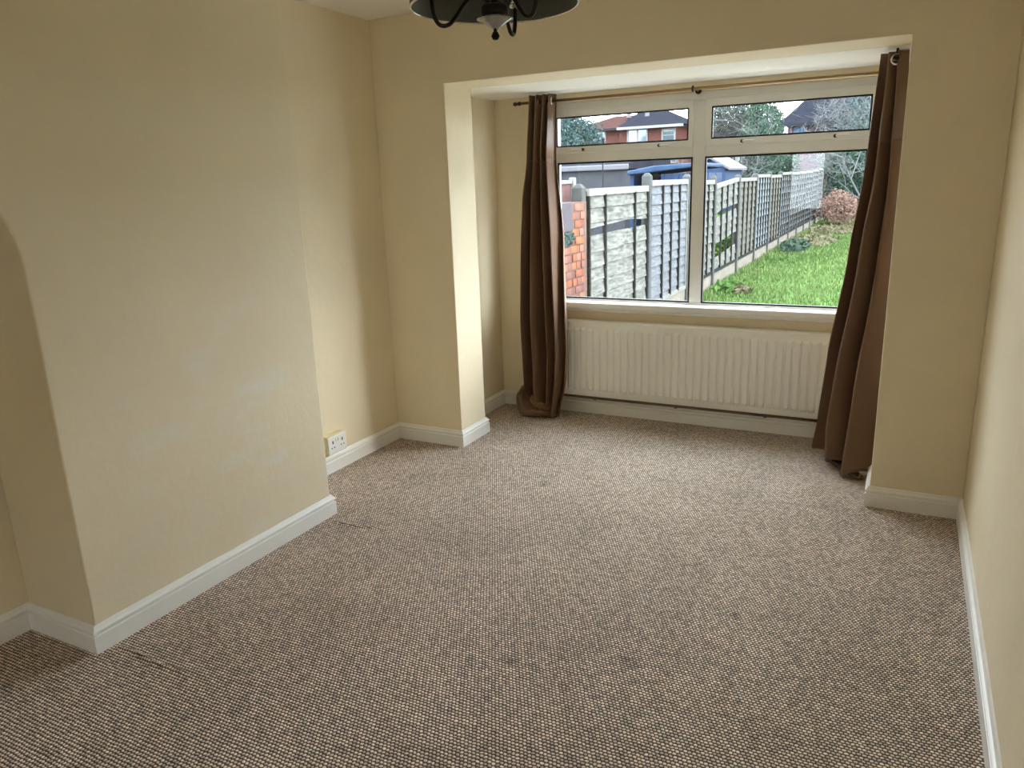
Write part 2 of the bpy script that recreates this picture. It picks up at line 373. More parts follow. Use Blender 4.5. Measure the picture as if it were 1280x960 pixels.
# ------------------------------------------------------------------ radiator
RX0, RX1, RZ0, RZ1, RY = -2.355, -.585, .138, .642, .842
rad = thing('radiator', 'long white ribbed panel radiator under the bay window', 'radiator', ((RX0 + RX1) / 2, .89, RZ0))
b = MB(); PITCH = .0472; n = int((RX1 - RX0 - .05) / PITCH); x00 = (RX0 + RX1) / 2 - n * PITCH / 2
xs = [RX0] + [x00 + (i + t) * PITCH for i in range(n) for t in (0, .10, .24, .5, .76, .90)] + [x00 + n * PITCH, RX1]
dep = [0] + [d for i in range(n) for d in (0, .25, 1, 1, 1, .25)] + [0, 0]
zs = [RZ0, RZ0 + .034, RZ0 + .040, RZ0 + .052, RZ1 - .060, RZ1 - .048, RZ1 - .042, RZ1 - .008, RZ1]
zk = [0, 0, .3, 1, 1, .3, 0, 0, 0]; zb = [.006, 0, 0, 0, 0, 0, 0, 0, .006]
for z, kk, e in zip(zs, zk, zb):
    b.v += [(x, RY - .0115 * d * kk + e + (.004 if x in (RX0, RX1) else 0), z) for x, d in zip(xs, dep)]
nx = len(xs)
for j in range(len(zs) - 1):
    for i in range(nx - 1): b.f.append((j * nx + i, j * nx + i + 1, (j + 1) * nx + i + 1, (j + 1) * nx + i))
b.build('front_panel', 'rad', rad, smooth=False, solid=.002)
B(RX0 + .005, RX1 - .005, .893, .905, RZ0, RZ1 - .01).build('back_panel', 'rad', rad)
tg = B(RX0 + .001, RX1 - .001, RY + .004, .906, RZ1 - .006, RZ1 + .002).build('top_grille', 'rad', rad, bevel=.002)
for x in (RX0, RX1):
    B(x - .003, x + .003, RY + .003, .906, RZ0 + .02, RZ1).build('side_panel', 'rad', rad, bevel=.001)
v = MB().lathe([(0, 0), (.012, 0), (.012, .02), (.017, .022), (.017, .055), (.012, .06), (0, .06)], (RX0 - .035, .872, .10), 14).build('valve', 'plate', rad, smooth=True)
MB().tube([(RX0 - .035, .872, .0), (RX0 - .035, .872, .105)], .0075, 10).build('valve_tail', 'pipe', rad, smooth=True)
MB().tube([(RX0 - .035, .872, .15), (RX0 + .02, .872, .155)], .009, 10).build('valve_union', 'pipe', rad, smooth=True)
for x in (-2.0, -1.465, -.95):
    B(x - .015, x + .015, .904, .928, .2, .58).build('wall_bracket', 'rad', rad)
pp = thing('heating_pipe', 'dull brown heating pipe clipped along the skirting below the radiator', 'pipe', (-1.465, .895, .113))
MB().tube([(-2.6, .898, .1125), (-.5, .898, .1125)], .0085, 10).build('pipe_run', 'pipe', pp, smooth=True)
for x in (-2.1, -1.55, -1.0):
    cl = B(x - .009, x + .009, .884, .928, .1, .126).build('pipe_clip', 'pipe', pp, bevel=.003)

# ------------------------------------------------------------------ curtain pole and curtains
pole = thing('curtain_pole', 'thin aged brass curtain pole across the bay', 'curtain pole', (-1.47, .80, 2.004))
RY_, RZ_ = .80, 2.004
MB().tube([(-2.555, RY_, RZ_), (-.50, RY_, RZ_), (-.445, RY_ - .02, RZ_), (-.43, RY_ - .08, RZ_), (-.438, .30, RZ_)], .0085, 12).build('rod', 'brass', pole, smooth=True)
MB().tube([(-2.55, RY_, RZ_), (-2.562, RY_, RZ_), (-2.566, RY_, RZ_), (-2.59, RY_, RZ_), (-2.60, RY_, RZ_)], [.012, .012, .007, .013, .006], 12).build('finial', 'bronze', pole, smooth=True)
MB().tube([(-.438, .30, RZ_), (-.438, .285, RZ_), (-.438, .272, RZ_), (-.438, .262, RZ_)], [.010, .016, .014, .005], 12).build('finial', 'bronze', pole, smooth=True)
for x in (-2.44, -1.47):
    br = MB().torus((x, RY_, RZ_), (1, 0, 0), .013, .005, 16, 8).build('bracket', 'bronze', pole, smooth=True)
    MB().tube([(x, RY_ + .01, RZ_ + .002), (x, YB, RZ_ + .002)], .006, 8).build('bracket_arm', 'bronze', br, smooth=True)
    MB().tube([(x, YB - .004, RZ_), (x, YB + .002, RZ_)], .018, 14).build('bracket_plate', 'bronze', br)
br = MB().torus((-.438, .36, RZ_), (0, 1, 0), .013, .005, 16, 8).build('bracket', 'bronze', pole, smooth=True)
MB().tube([(-.438, .36, RZ_ + .012), (-.438, .36, ZH + .002)], .006, 8).build('bracket_arm', 'bronze', br, smooth=True)

def sheet(name, matk, parent, ztop, zbot, rows, edgeA, edgeB, nf, amp, phase, skew=0, hem=None, cols=120, sharp=.35):
    """hanging cloth from edge A to edge B with nf soft folds; every row is its own wavy line"""
    b = MB(); b.uv = []
    for j in range(rows + 1):
        z = ztop + (zbot - ztop) * j / rows
        A = Vector(lerp(edgeA, z)); Bv = Vector(lerp(edgeB, z)); d = (Bv - A); nrm = Vector((d.y, -d.x)).normalized()
        a = lerp(amp, z)[0]
        for i in range(cols + 1):
            s = i / cols
            ph = 2 * PI * nf * (s + .035 * math.sin(7 * s + phase) * (1 + .6 * math.sin(z * 2.1 + phase))) + phase + skew * (2.0 - z)
            wv = math.sin(ph) + sharp * math.sin(2 * ph + .8) * .5 + .18 * noise.noise(Vector((s * 6, z * 1.6, phase)))
            p = A + d * (s + .018 * math.cos(ph) * nf / 4) + nrm * (a * wv)
            zz = z
            if hem:
                dz, out = hem(s, z); zz += dz; p = p + nrm * out
            b.v.append((p.x, p.y, zz)); b.uv.append((s * .9 * 1.6, z))
    n = cols + 1
    for j in range(rows):
        for i in range(cols): b.f.append((j * n + i, j * n + i + 1, (j + 1) * n + i + 1, (j + 1) * n + i))
    o = b.build(name, matk, parent, smooth=True, solid=.004, fix=False)
    return o

# left: gathered against the window edge, hem bunched on the carpet
cl = thing('curtain', 'brown curtain hanging narrow beside the radiator, hem bunched up on the carpet', 'curtain', (-2.42, .76, 0))
eA = [(2.05, -2.475, .79), (1.66, -2.485, .775), (1.42, -2.512, .76), (1.0, -2.528, .745), (.64, -2.538, .74), (.2, -2.525, .735), (.02, -2.48, .73)]
eB = [(2.05, -2.315, .79), (1.66, -2.325, .775), (1.17, -2.272, .75), (.44, -2.245, .745), (.27, -2.255, .74), (.02, -2.30, .73)]
am = [(2.05, .028), (1.66, .046), (1.2, .062), (.3, .062), (.02, .046)]
sheet('header_band', 'band', cl, 2.045, 1.655, 24, eA, eB, 3.7, am, .6)
hem1 = lambda s, z: (0, 0.03 * max(0, .12 - z) / .12 * math.sin(9 * s))
sheet('drape', 'curtain', cl, 1.66, .012, 70, eA, eB, 3.7, am, .6, hem=hem1)
# the bunched hem: a crumpled roll of cloth curling over itself
def crumple(name, path, rads, parent, squash=.75, seed=0, n=28):
    pts = []
    P = [Vector(p) for p in path]
    for i in range(len(P) - 1):
        for k in range(8):
            t = k / 8; p0 = P[max(i - 1, 0)]; p1 = P[i]; p2 = P[i + 1]; p3 = P[min(i + 2, len(P) - 1)]
            pts.append((.5 * ((2 * p1) + (p2 - p0) * t + (2 * p0 - 5 * p1 + 4 * p2 - p3) * t * t + (3 * p1 - p0 - 3 * p2 + p3) * t ** 3), rads[i] + (rads[i + 1] - rads[i]) * t))
    b = MB(); b.tube([p for p, r in pts], [r for p, r in pts], n, cap=True); b.uv = []
    for q, v in enumerate(b.v):
        i, k = divmod(q, n); c, r = pts[min(i, len(pts) - 1)]
        vv = Vector(v) - c; ang = 2 * PI * k / n
        f = 1 + .28 * math.sin(3 * ang + i * .22 + seed) + .14 * math.sin(7 * ang - i * .35 + seed) + .1 * noise.noise(Vector((i * .3, ang * 2, seed)))
        vv = vv * f; p = c + vv; p.z = max(.004, p.z)
        b.v[q] = tuple(p); b.uv.append((k / n * .5, i * .02))
    return b.build(name, 'curtain', parent, smooth=True)
crumple('bunched_hem', [(-2.515, .765, .17), (-2.548, .75, .175), (-2.565, .735, .13), (-2.545, .715, .065), (-2.50, .70, .035), (-2.44, .70, .03), (-2.38, .715, .028), (-2.31, .74, .02)],
        [.012, .028, .034, .036, .036, .034, .030, .012], cl, seed=1)
crumple('hem_fold', [(-2.50, .745, .13), (-2.47, .715, .105), (-2.42, .70, .075), (-2.375, .71, .07), (-2.34, .735, .10)], [.010, .022, .030, .026, .010], cl, seed=4)
for i, x in enumerate((-2.465, -2.425, -2.375, -2.335)):
    MB().torus((x, RY_ - .004, RZ_), (1, .25 if i % 2 else -.25, 0), .021, .005, 18, 8).build('eyelet', 'chrome', cl, smooth=True)

# right: pulled out towards the room on the returned end of the pole
cr = thing('curtain', 'brown curtain pulled forward against the pillar, hiding the window end', 'curtain', (-.54, .42, 0))
eA = [(2.045, -.502, .40), (1.65, -.522, .44), (1.1, -.572, .50), (.6, -.625, .56), (.19, -.655, .60), (.02, -.662, .60)]
eB = [(2.045, -.395, .32), (1.8, -.385, .36), (1.4, -.375, .40), (.85, -.385, .40), (.4, -.392, .33), (.02, -.405, .27)]
am = [(2.045, .020), (1.65, .036), (1.1, .056), (.5, .076), (.02, .08)]
sheet('header_band', 'band', cr, 2.04, 1.655, 24, eA, eB, 2.2, am, 2.6)
hem2 = lambda s, z: ((.05 * max(0, .25 - z) / .25) * (.5 + .5 * math.sin(2 * PI * 2.2 * s + 1.2)), .022 * max(0, .2 - z) / .2 * math.sin(11 * s + 1))
sheet('drape', 'curtain', cr, 1.66, .006, 70, eA, eB, 2.2, am, 2.6, hem=hem2)
crumple('bunched_hem', [(-.62, .58, .02), (-.585, .52, .022), (-.53, .45, .02), (-.47, .36, .022), (-.425, .30, .02)], [.010, .018, .016, .020, .010], cr, seed=2)
for y in (.34, .385, .43):
    MB().torus((-.438, y, RZ_), (.2, 1, 0), .021, .005, 18, 8).build('eyelet', 'chrome', cr, smooth=True)

# ------------------------------------------------------------------ double socket
so = thing('wall_socket', 'white double socket on a yellowed box above the alcove skirting', 'socket', (XL, -.625, .105))
B(XL - .001, XL + .040, -.708, -.548, .112, .222).build('back_box', 'pattress', so, bevel=.004)
pf = B(XL + .039, XL + .048, -.703, -.553, .118, .216).build('face_plate', 'plate', so, bevel=.004)
for y in (-.667, -.589):
    B(XL + .047, XL + .0488, y - .004, y + .004, .175, .192).build('earth_slot', 'hole', pf)
    for dy in (-.011, .011): B(XL + .047, XL + .0488, y + dy - .004, y + dy + .004, .150, .156).build('pin_slot', 'hole', pf)
for y in (-.638, -.618):
    B(XL + .046, XL + .052, y - .006, y + .006, .182, .202).build('rocker_switch', 'plate', pf, bevel=.002)

# ------------------------------------------------------------------ ceiling light
LC = Vector((-1.244, -1.958, 0)); LZ = 1.931
M['shade_out'] = mat('grey_green_shade', (.105, .10, .072), .5, vary=.05, vscale=30, metal=.35)
M['shade_in'] = mat('shade_lining', (.10, .105, .085), .6)
li = thing('ceiling_light', 'drum shaded ceiling light with dark curved arms and a nickel dish', 'light', (LC.x, LC.y, ZC))
MB().lathe([(.20, 0), (.20, .19), (.197, .19), (.197, 0)], (LC.x, LC.y, LZ), 64, closed=True).build('drum_shade', 'shade_out', li, smooth=False)
MB().lathe([(.1965, .002), (.1965, .188), (.1955, .188), (.1955, .002)], (LC.x, LC.y, LZ), 64, closed=True).build('shade_lining', 'shade_in', li, smooth=True)
MB().torus((LC.x, LC.y, LZ), (0, 0, 1), .1985, .0028, 64, 8).build('shade_rim', 'chrome', li, smooth=True)
MB().lathe([(0, -.054), (.005, -.054), (.008, -.050), (.020, -.042), (.032, -.034), (.043, -.030), (.044, -.026), (.038, -.024), (.030, -.020), (.030, -.002), (.024, .004), (0, .004)], (LC.x, LC.y, LZ), 32).build('dish', 'nickel', li, smooth=True)
MB().lathe([(0, -.074), (.007, -.072), (.0105, -.065), (.007, -.057), (.004, -.054), (.0055, -.049), (0, -.048)], (LC.x, LC.y, LZ - .001), 20).build('finial', 'bronze', li, smooth=True)
MB().lathe([(.0305, -.021), (.034, -.019), (.034, -.004), (.028, .003), (.01, .006)], (LC.x, LC.y, LZ), 28).build('hub', 'bronze', li, smooth=True)
MB().tube([(LC.x, LC.y, LZ), (LC.x, LC.y, ZC - .03)], .008, 12).build('stem', 'bronze', li, smooth=True)
MB().lathe([(0, -.035), (.02, -.034), (.05, -.02), (.055, 0), (0, 0)], (LC.x, LC.y, ZC), 28).build('ceiling_rose', 'bronze', li, smooth=True)
rh = Vector((R_.x, R_.y, 0)).normalized(); fh = Vector((F_.x, F_.y, 0)).normalized()
for k in range(3):
    th = math.radians((190, 70, -50)[k]); d = rh * math.cos(th) + fh * math.sin(th)
    pr = [(.012, -.005), (.022, .018), (.042, .026), (.065, .012), (.090, -.020), (.110, -.040), (.132, -.041), (.146, -.018), (.149, .025)]
    pts = []
    for i in range(len(pr) - 1):
        for q in range(5):
            t = q / 5; a0, a1, a2, a3 = pr[max(i - 1, 0)], pr[i], pr[i + 1], pr[min(i + 2, len(pr) - 1)]
            c = [.5 * (2 * a1[m] + (a2[m] - a0[m]) * t + (2 * a0[m] - 5 * a1[m] + 4 * a2[m] - a3[m]) * t * t + (3 * a1[m] - a0[m] - 3 * a2[m] + a3[m]) * t ** 3) for m in (0, 1)]
            pts.append(LC + d * c[0] + Vector((0, 0, LZ + c[1])))
    pts.append(LC + d * .149 + Vector((0, 0, LZ + .025)))
    ar = MB().tube(pts, .0052, 10).build('arm', 'bronze', li, smooth=True)
    e = LC + d * .149
    MB().lathe([(0, .02), (.012, .022), (.018, .030), (.016, .034), (.012, .036), (.012, .085), (0, .085)], (e.x, e.y, LZ), 18).build('candle_cup', 'chrome', ar, smooth=True)

#GARDEN
# ------------------------------------------------------------------ garden
GZ = -.35
_mat = mat
def mat(*a, **k):                                # matt outdoor surfaces
    k.setdefault('spec', .06); return _mat(*a, **k)
M['lawn'] = mat('lawn_soil_grass', (0.02324, 0.06225, 0.0083), .95, col2=(0.04565, 0.08715, 0.01494), vscale=1.4, bump=.6, bscale=40, spec=.1)
M['blade'] = mat('grass_blade', (0.03984, 0.07802, 0.01494), .7, col2=(0.083, 0.1203, 0.03486), vscale=.9, spec=.2)
M['lawn2'] = mat('neighbour_ground', (0.0415, 0.05395, 0.0249), .95, col2=(0.0581, 0.05395, 0.0415), vscale=.6, spec=.1)
struct(B(-3.4, 30, 1.1, 90, GZ - .2, GZ).build('lawn', 'lawn'), 'bright green lawn outside the bay window', 'lawn')
struct(B(-60, -3.4, 1.1, 90, GZ - .2, GZ - .002).build('ground_neighbour', 'lawn2'), 'rough ground beyond the fence', 'ground')
M['bounce_paving'] = mat('bounce_concrete', (.32, .315, .30), .9, vary=.1, vscale=3)
pv = struct(B(-3.0, 8, 1.118, 5.2, GZ, GZ + .02).build('bounce_patio', 'bounce_paving'), 'unseen pale patio under the bay window', 'bounce_patio')  # unseen, added to bounce daylight onto the bay ceiling
struct(B(-60, 30, -60, -4.9, GZ - .2, GZ).build('ground_rear', 'lawn2'), 'ground at the other side of the house', 'ground')
def fx(y): return -3.31 - .013 * (y - 9)      # the fence line

b = MB()
for i in range(52000):
    t = random.random(); y = 5.0 + 30 * t ** 1.35; x = fx(y) + .05 + (random.random() ** 1.25) * (4.5 if y > 3 else 2)
    h = random.uniform(.035, .085) * (1 + .4 * noise.noise(Vector((x * 1.3, y * 1.3, 0)))) ; a = random.uniform(0, 2 * PI); wd = .006 + .0009 * y
    if x - fx(y) < .25: h *= 1.5
    dx, dy = math.cos(a) * wd, math.sin(a) * wd; lx, ly = random.uniform(-.03, .03), random.uniform(-.03, .03)
    k = len(b.v); b.v += [(x - dx, y - dy, GZ - .01), (x + dx, y + dy, GZ - .01), (x + lx, y + ly, GZ + h)]; b.f.append((k, k + 1, k + 2))
tag(b.build('grass', 'blade', fix=False), 'short green grass blades covering the lawn', 'grass', kind='stuff')

# ---- fence: concrete posts and gravel boards with lapped timber panels
M['board_a'] = mat('weathered_pale_boards', (0.0381, 0.03922, 0.03474), .9, col2=(0.1233, 0.121, 0.1087), vscale=7, stretch=(1, 1, 5), bump=.6, bscale=30, detail=7)
M['board_b'] = mat('grey_lapped_boards', (.048, .051, .058), .9, col2=(.100, .103, .110), vscale=8, stretch=(1, 1, 5), bump=.3, bscale=30, detail=6)
M['board_c'] = mat('brown_grey_boards', (0.04811, 0.04642, 0.03736), .9, col2=(0.07642, 0.07472, 0.0634), vscale=5, stretch=(1, 1, 6), bump=.4, bscale=30)
M['board_d'] = mat('haze_tinted_boards', (0.06972, 0.07968, 0.08466), .9, col2=(0.0996, 0.1071, 0.1096), vscale=5, stretch=(1, 1, 6), bump=.3, bscale=30)  # bluish pallor of haze and pane reflection put into the colour
M['rail'] = mat('pale_fence_rail', (0.1155, 0.1129, 0.09974), .85, vary=.15, vscale=9)
M['batten'] = mat('fence_batten', (0.009296, 0.009296, 0.008551), .85, vary=.2, vscale=9)
M['post'] = mat('concrete_post', (0.04183, 0.04382, 0.04302), .9, vary=.2, vscale=9, bump=.3, bscale=70)
PY = [3.42, 5.72, 7.72, 9.55, 11.72, 13.75, 15.68, 17.6, 19.55, 21.5, 23.45, 25.4, 27.35, 29.3]
PT = [1.50, 1.60, 1.58, 1.55, 1.56, 1.58, 1.62, 1.62, 1.62, 1.64, 1.66, 1.70, 1.75, 1.80]
fence = thing('garden_fence', 'long weathered timber panel fence with concrete posts along the lawn', 'fence', (fx(3.9), 3.86, GZ))
for y, zt in zip(PY, PT):
    b = MB(); x = fx(y); w_, d_ = .055, .05
    b.add([(x + sx * w_, y + sy * d_, GZ - .3) for sx, sy in ((-1, -1), (1, -1), (1, 1), (-1, 1))] + [(x + sx * w_, y + sy * d_, zt - .04) for sx, sy in ((-1, -1), (1, -1), (1, 1), (-1, 1))] +
          [(x - w_ * .4, y - d_ * .5, zt), (x + w_ * .4, y - d_ * .5, zt), (x + w_ * .4, y + d_ * .5, zt), (x - w_ * .4, y + d_ * .5, zt)],
          [(0, 3, 2, 1)] + [(i, (i + 1) % 4, 4 + (i + 1) % 4, 4 + i) for i in range(4)] + [(4 + i, 4 + (i + 1) % 4, 8 + (i + 1) % 4, 8 + i) for i in range(4)] + [(8, 9, 10, 11)])
    b.build('post', 'post', fence, bevel=.006, seg=1)

spec = [  # label, board material, battens, boards, drop below post top, gap boards, tilt per metre
    ('pale weathered fence panel with one board slipped open, beside the brick wall', 'board_a', (.24, .74), 10, .11, {2: .62}, 0),
    ('tidy grey lapped fence panel with a pale top rail, second from the brick wall', 'board_b', (.30, .53, .76), 12, .07, {}, 0),
    ('fence panel with wavy edged boards, third from the brick wall', 'board_a', (.25, .5, .75), 11, .07, {}, 0),
    ('leaning fence panel with two openings where boards are missing', 'board_a', (.26, .5, .76), 11, .10, {3: .75, 7: 1.0, 8: 1.0}, .05),
    ('greyish fence panel next to the one with missing boards', 'board_c', (.25, .5, .75), 11, .07, {}, 0),
    ('haze tinted grey fence panel with dense battens, sixth from the brick wall', 'board_d', (.2, .4, .6, .8), 11, .03, {}, 0),
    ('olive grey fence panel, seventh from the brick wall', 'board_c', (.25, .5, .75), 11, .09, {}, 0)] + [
    ('haze tinted grey fence panel far down the garden', 'board_d', (.2, .4, .6, .8), 10, .03, {}, 0)] * 6
for i in range(13):
    lab, bm_, bat, nb, drop, gaps, tilt = spec[i]
    y0, y1 = (3.60 if i == 0 else PY[i] + .05), PY[i + 1] - .05; xm0, xm1 = fx(y0), fx(y1); zt = (PT[1] - .02 if i == 0 else min(PT[i], PT[i + 1])) - drop - (.02 if i == 0 else 0); zb = GZ + .26
    ym = (y0 + y1) / 2; fr = MB()
    def X(y): return xm0 + (xm1 - xm0) * (y - y0) / (y1 - y0)
    tp = lambda y: zt + tilt * (y - ym)
    def bar(q, ya, yb, za0, zb0, za1, zb1, xo0, xo1):
        return q.add([(X(y) + xo, y, z) for (y, za, zb_) in ((ya, za0, zb0), (yb, za1, zb1)) for z in (za, zb_) for xo in (xo0, xo1)],
                        [(0, 1, 3, 2), (4, 6, 7, 5), (0, 4, 5, 1), (2, 3, 7, 6), (0, 2, 6, 4), (1, 5, 7, 3)])
    bar(fr, y0, y1, zb - .002, zb + .05, zb - .002, zb + .05, -.012, .040)
    for ya in (y0, y1 - .035): bar(fr, ya, ya + .035, zb + .05, tp(ya) - .07, zb + .05, tp(ya) - .07, -.01, .042)
    pn = fr.build('panel_frame', 'rail' if i == 1 else 'batten', fence); pn['label'] = lab
    hgt = (zt - .03 - zb) / nb; rnd = random.Random(i)
    for k in range(nb):
        z1_ = zt - .02 - k * hgt; z0_ = z1_ - hgt - .022
        if k in gaps:
            if gaps[k] >= 1: continue
            z0_ += hgt * gaps[k]
        q = MB(); ns = 7; rag = .022 if bm_ == 'board_a' else .007
        off = rnd.uniform(-.004, .004)
        for j in range(ns + 1):
            y = y0 + (y1 - y0) * j / ns; ti = tilt * (y - ym)
            rb = rag * noise.noise(Vector((y * 2.2, k * 3.1 + i * 9, 0))) - (.03 * abs(math.sin(3 * j / ns)) if k in gaps else 0) * -1
            rt = rag * .3 * noise.noise(Vector((y * 2.2, k * 3.1 + i * 9, 5)))
            q.v += [(X(y) + .030 + off, y, z0_ + rb + ti), (X(y) + .008 + off, y, z1_ + rt + ti), (X(y) - .002 + off, y, z1_ + rt + ti), (X(y) + .018 + off, y, z0_ + rb + ti)]
        for j in range(ns):
            for c in range(4): q.f.append((j * 4 + c, j * 4 + (c + 1) % 4, (j + 1) * 4 + (c + 1) % 4, (j + 1) * 4 + c))
        q.f += [(3, 2, 1, 0), tuple(ns * 4 + c for c in range(4))]
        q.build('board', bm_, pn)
    bar(MB(), y0, y1, tp(y0) - .07, tp(y0), tp(y1) - .07, tp(y1), -.012, .042).build('top_rail', 'rail', pn)
    for t in bat:
        yb_ = y0 + (y1 - y0) * t; bar(MB(), yb_ - .018, yb_ + .018, zb + .03, tp(yb_) - .06, zb + .03, tp(yb_) - .06, .018, .046).build('batten', 'batten', pn)
    gb = MB(); gb.add([(X(y) + xo, y, z) for y in (y0 - .03, y1 + .03) for z in (GZ - .05, zb + .004) for xo in (-.025, .025)],
                      [(0, 1, 3, 2), (4, 6, 7, 5), (0, 4, 5, 1), (2, 3, 7, 6), (0, 2, 6, 4), (1, 5, 7, 3)])
    gb.build('gravel_board', 'gravelboard', fence, bevel=.006, seg=1)

# ---- old brick wall by the house
def brickmat(name, c): return mat(name, tuple(x * .75 for x in c), .9, col2=tuple(min(1, x * 1.3) for x in c), vscale=14, bump=.6, bscale=70)
bms = [brickmat('red_brick', (0.1037, 0.03901, 0.02324)), brickmat('orange_brick', (0.1245, 0.0498, 0.0249)), brickmat('brown_brick', (0.07885, 0.03818, 0.03071)), brickmat('pink_brick', (0.1162, 0.05478, 0.03984))]
M['mortar'] = mat('old_mortar', (0.06847, 0.04565, 0.03652), .95, vary=.2, vscale=20, bump=.4, bscale=60)
M['block'] = mat('grey_concrete_block', (0.0498, 0.04482, 0.0498), .95, vary=.15, vscale=12, bump=.3, bscale=60)
bw = thing('brick_wall', 'low weathered orange brick wall with a stepped top at the start of the fence', 'wall', (-3.21, 2.4, GZ))
B(-3.30, -3.108, 1.25, 3.29, GZ - .1, 1.335).build('mortar_core', 'mortar', bw)
meshes = []
for q in range(4):
    o = B(-.1, .1, -.1055, .1055, -.0315, .0315).build('brick', bms[q], bw, bevel=.006, seg=1); meshes.append(o.data)
    for md in list(o.modifiers): pass
    bpy.data.objects.remove(o)
half = [];
for q in range(4):
    o = B(-.1, .1, -.049, .049, -.0315, .0315).build('brick', bms[q], bw); half.append(o.data); bpy.data.objects.remove(o)
rnd = random.Random(3)
inv = Matrix.Translation(-bw.location)
for r_i in range(22):
    z = GZ + .035 + r_i * .0765; off = .1125 if r_i % 2 else 0; y = 1.30 + off; course_h = rnd.random() < .4
    while y < 3.28:
        small = course_h or y + .2 > 3.3
        wd = .1075 if small else .225
        yc = y + wd / 2 - .005
        if not (2.60 < yc < 2.92 and 1.06 < z < 1.36) and yc + wd / 2 < 3.31:
            o = bpy.data.objects.new('brick', (half if small else meshes)[rnd.randrange(4)]); C.objects.link(o); o.parent = bw; o.matrix_parent_inverse = inv
            o.location = (-3.2 + rnd.uniform(-.004, .006), yc, z); o.rotation_euler = (rnd.uniform(-.02, .02), 0, rnd.uniform(-.015, .015))
        y += wd
B(-3.30, -3.085, 2.62, 2.905, 1.075, 1.345).build('concrete_block', 'block', bw, bevel=.01)
# taller pier of the outbuilding behind it
pr_ = thing('brick_pier', 'dull pink brick pier with pale upright edges behind the low brick wall', 'pier', (-3.50, 3.1, GZ))
M['pinkwall'] = mat('dull_pink_brickwork', (0.0996, 0.05229, 0.0498), .95, col2=(0.06474, 0.04233, 0.04233), vscale=9, bump=.5, bscale=50)
B(-3.62, -3.38, 2.55, 3.62, GZ - .1, 1.50).build('pier_body', 'pinkwall', pr_)
for y in (2.62, 3.05, 3.58):
    B(-3.40, -3.34, y - .03, y + .03, GZ, 1.565).build('pier_edge', 'concrete', pr_, bevel=.012)
B(-3.64, -3.36, 3.1, 3.55, 1.50, 1.54).build('coping', 'concrete', pr_, bevel=.01)

# ---- plants
def leafcloud(name, m, parent, centre, rad, n, size, seed, squash=1.0, shape=None):
    rn = random.Random(seed); b = MB()
    for i in range(n):
        while True:
            p = Vector((rn.uniform(-1, 1), rn.uniform(-1, 1), rn.uniform(-1, 1)))
            if p.length < 1 and p.length > .35 * rn.random(): break
        if shape == 'cone':
            t = (p.z + 1) / 2; k = (1 - t) * 1.05 + .06; p = Vector((p.x * k, p.y * k, p.z))
        k = 1 + .25 * noise.noise(p * 2.3 + Vector((seed, 0, 0)))
        c = Vector(centre) + Vector((p.x * rad[0] * k, p.y * rad[1] * k, p.z * rad[2] * k))
        d1 = Vector((rn.gauss(0, 1), rn.gauss(0, 1), rn.gauss(0, 1))).normalized(); d2 = d1.orthogonal().normalized(); s = size * rn.uniform(.5, 1.3)
        q = len(b.v); b.v += [tuple(c + d1 * s), tuple(c + d2 * s * .45), tuple(c - d1 * s), tuple(c - d2 * s * .45)]; b.f.append((q, q + 1, q + 2, q + 3))
    return b.build(name, m, parent, fix=False)
def branches(root, height, spread, seed, levels=4, r0=.09, lean=(0, 0), up=.55):
    rn = random.Random(seed); b = MB()
    def grow(p, d, ln, r, lv):
        pts = [p]; n = 4
        for i in range(n):
            d = (d + Vector((rn.gauss(0, .16), rn.gauss(0, .16), rn.gauss(.04, .10)))).normalized(); pts.append(pts[-1] + d * ln / n)
        b.tube(pts, [r * (1 - .45 * i / n) for i in range(n + 1)], 5 if lv < 2 else 3, cap=False)
        if lv < levels:
            for k in range(4 if lv else 6):
                t = rn.uniform(.35, 1); q = pts[min(n, int(t * n + .5))]
                dd = (d * up + Vector((rn.gauss(0, spread), rn.gauss(0, spread), rn.gauss(.15, .35)))).normalized()
                grow(q, dd, ln * rn.uniform(.5, .75), max(r * .5, .006), lv + 1)
    grow(Vector(root), Vector((lean[0], lean[1], 1)).normalized(), height * .42, r0, 0)
    return b
M['bark'] = mat('dark_bark', (0.02614, 0.0244, 0.02324), .95, vary=.2, vscale=12)
M['twig'] = mat('pale_winter_twigs', (0.06914, 0.07322, 0.07322), .9, vary=.2, vscale=5)
M['evergreen'] = mat('evergreen_leaf', (0.01245, 0.02615, 0.01867), .8, col2=(0.02801, 0.04669, 0.03112), vscale=3)
M['bluegreen'] = mat('conifer_needles', (0.01618, 0.03237, 0.03237), .8, col2=(0.03237, 0.05395, 0.04856), vscale=2)
M['green'] = mat('weed_leaf', (0.02905, 0.07055, 0.0166), .8, col2=(0.0581, 0.0996, 0.0249), vscale=8)
M['redtwig'] = mat('russet_leaf', (0.0996, 0.0498, 0.04565), .85, col2=(0.1328, 0.0913, 0.0664), vscale=6)
M['debris'] = mat('dead_leaf', (0.1079, 0.083, 0.0498), .9, col2=(0.0498, 0.0581, 0.0332), vscale=6)

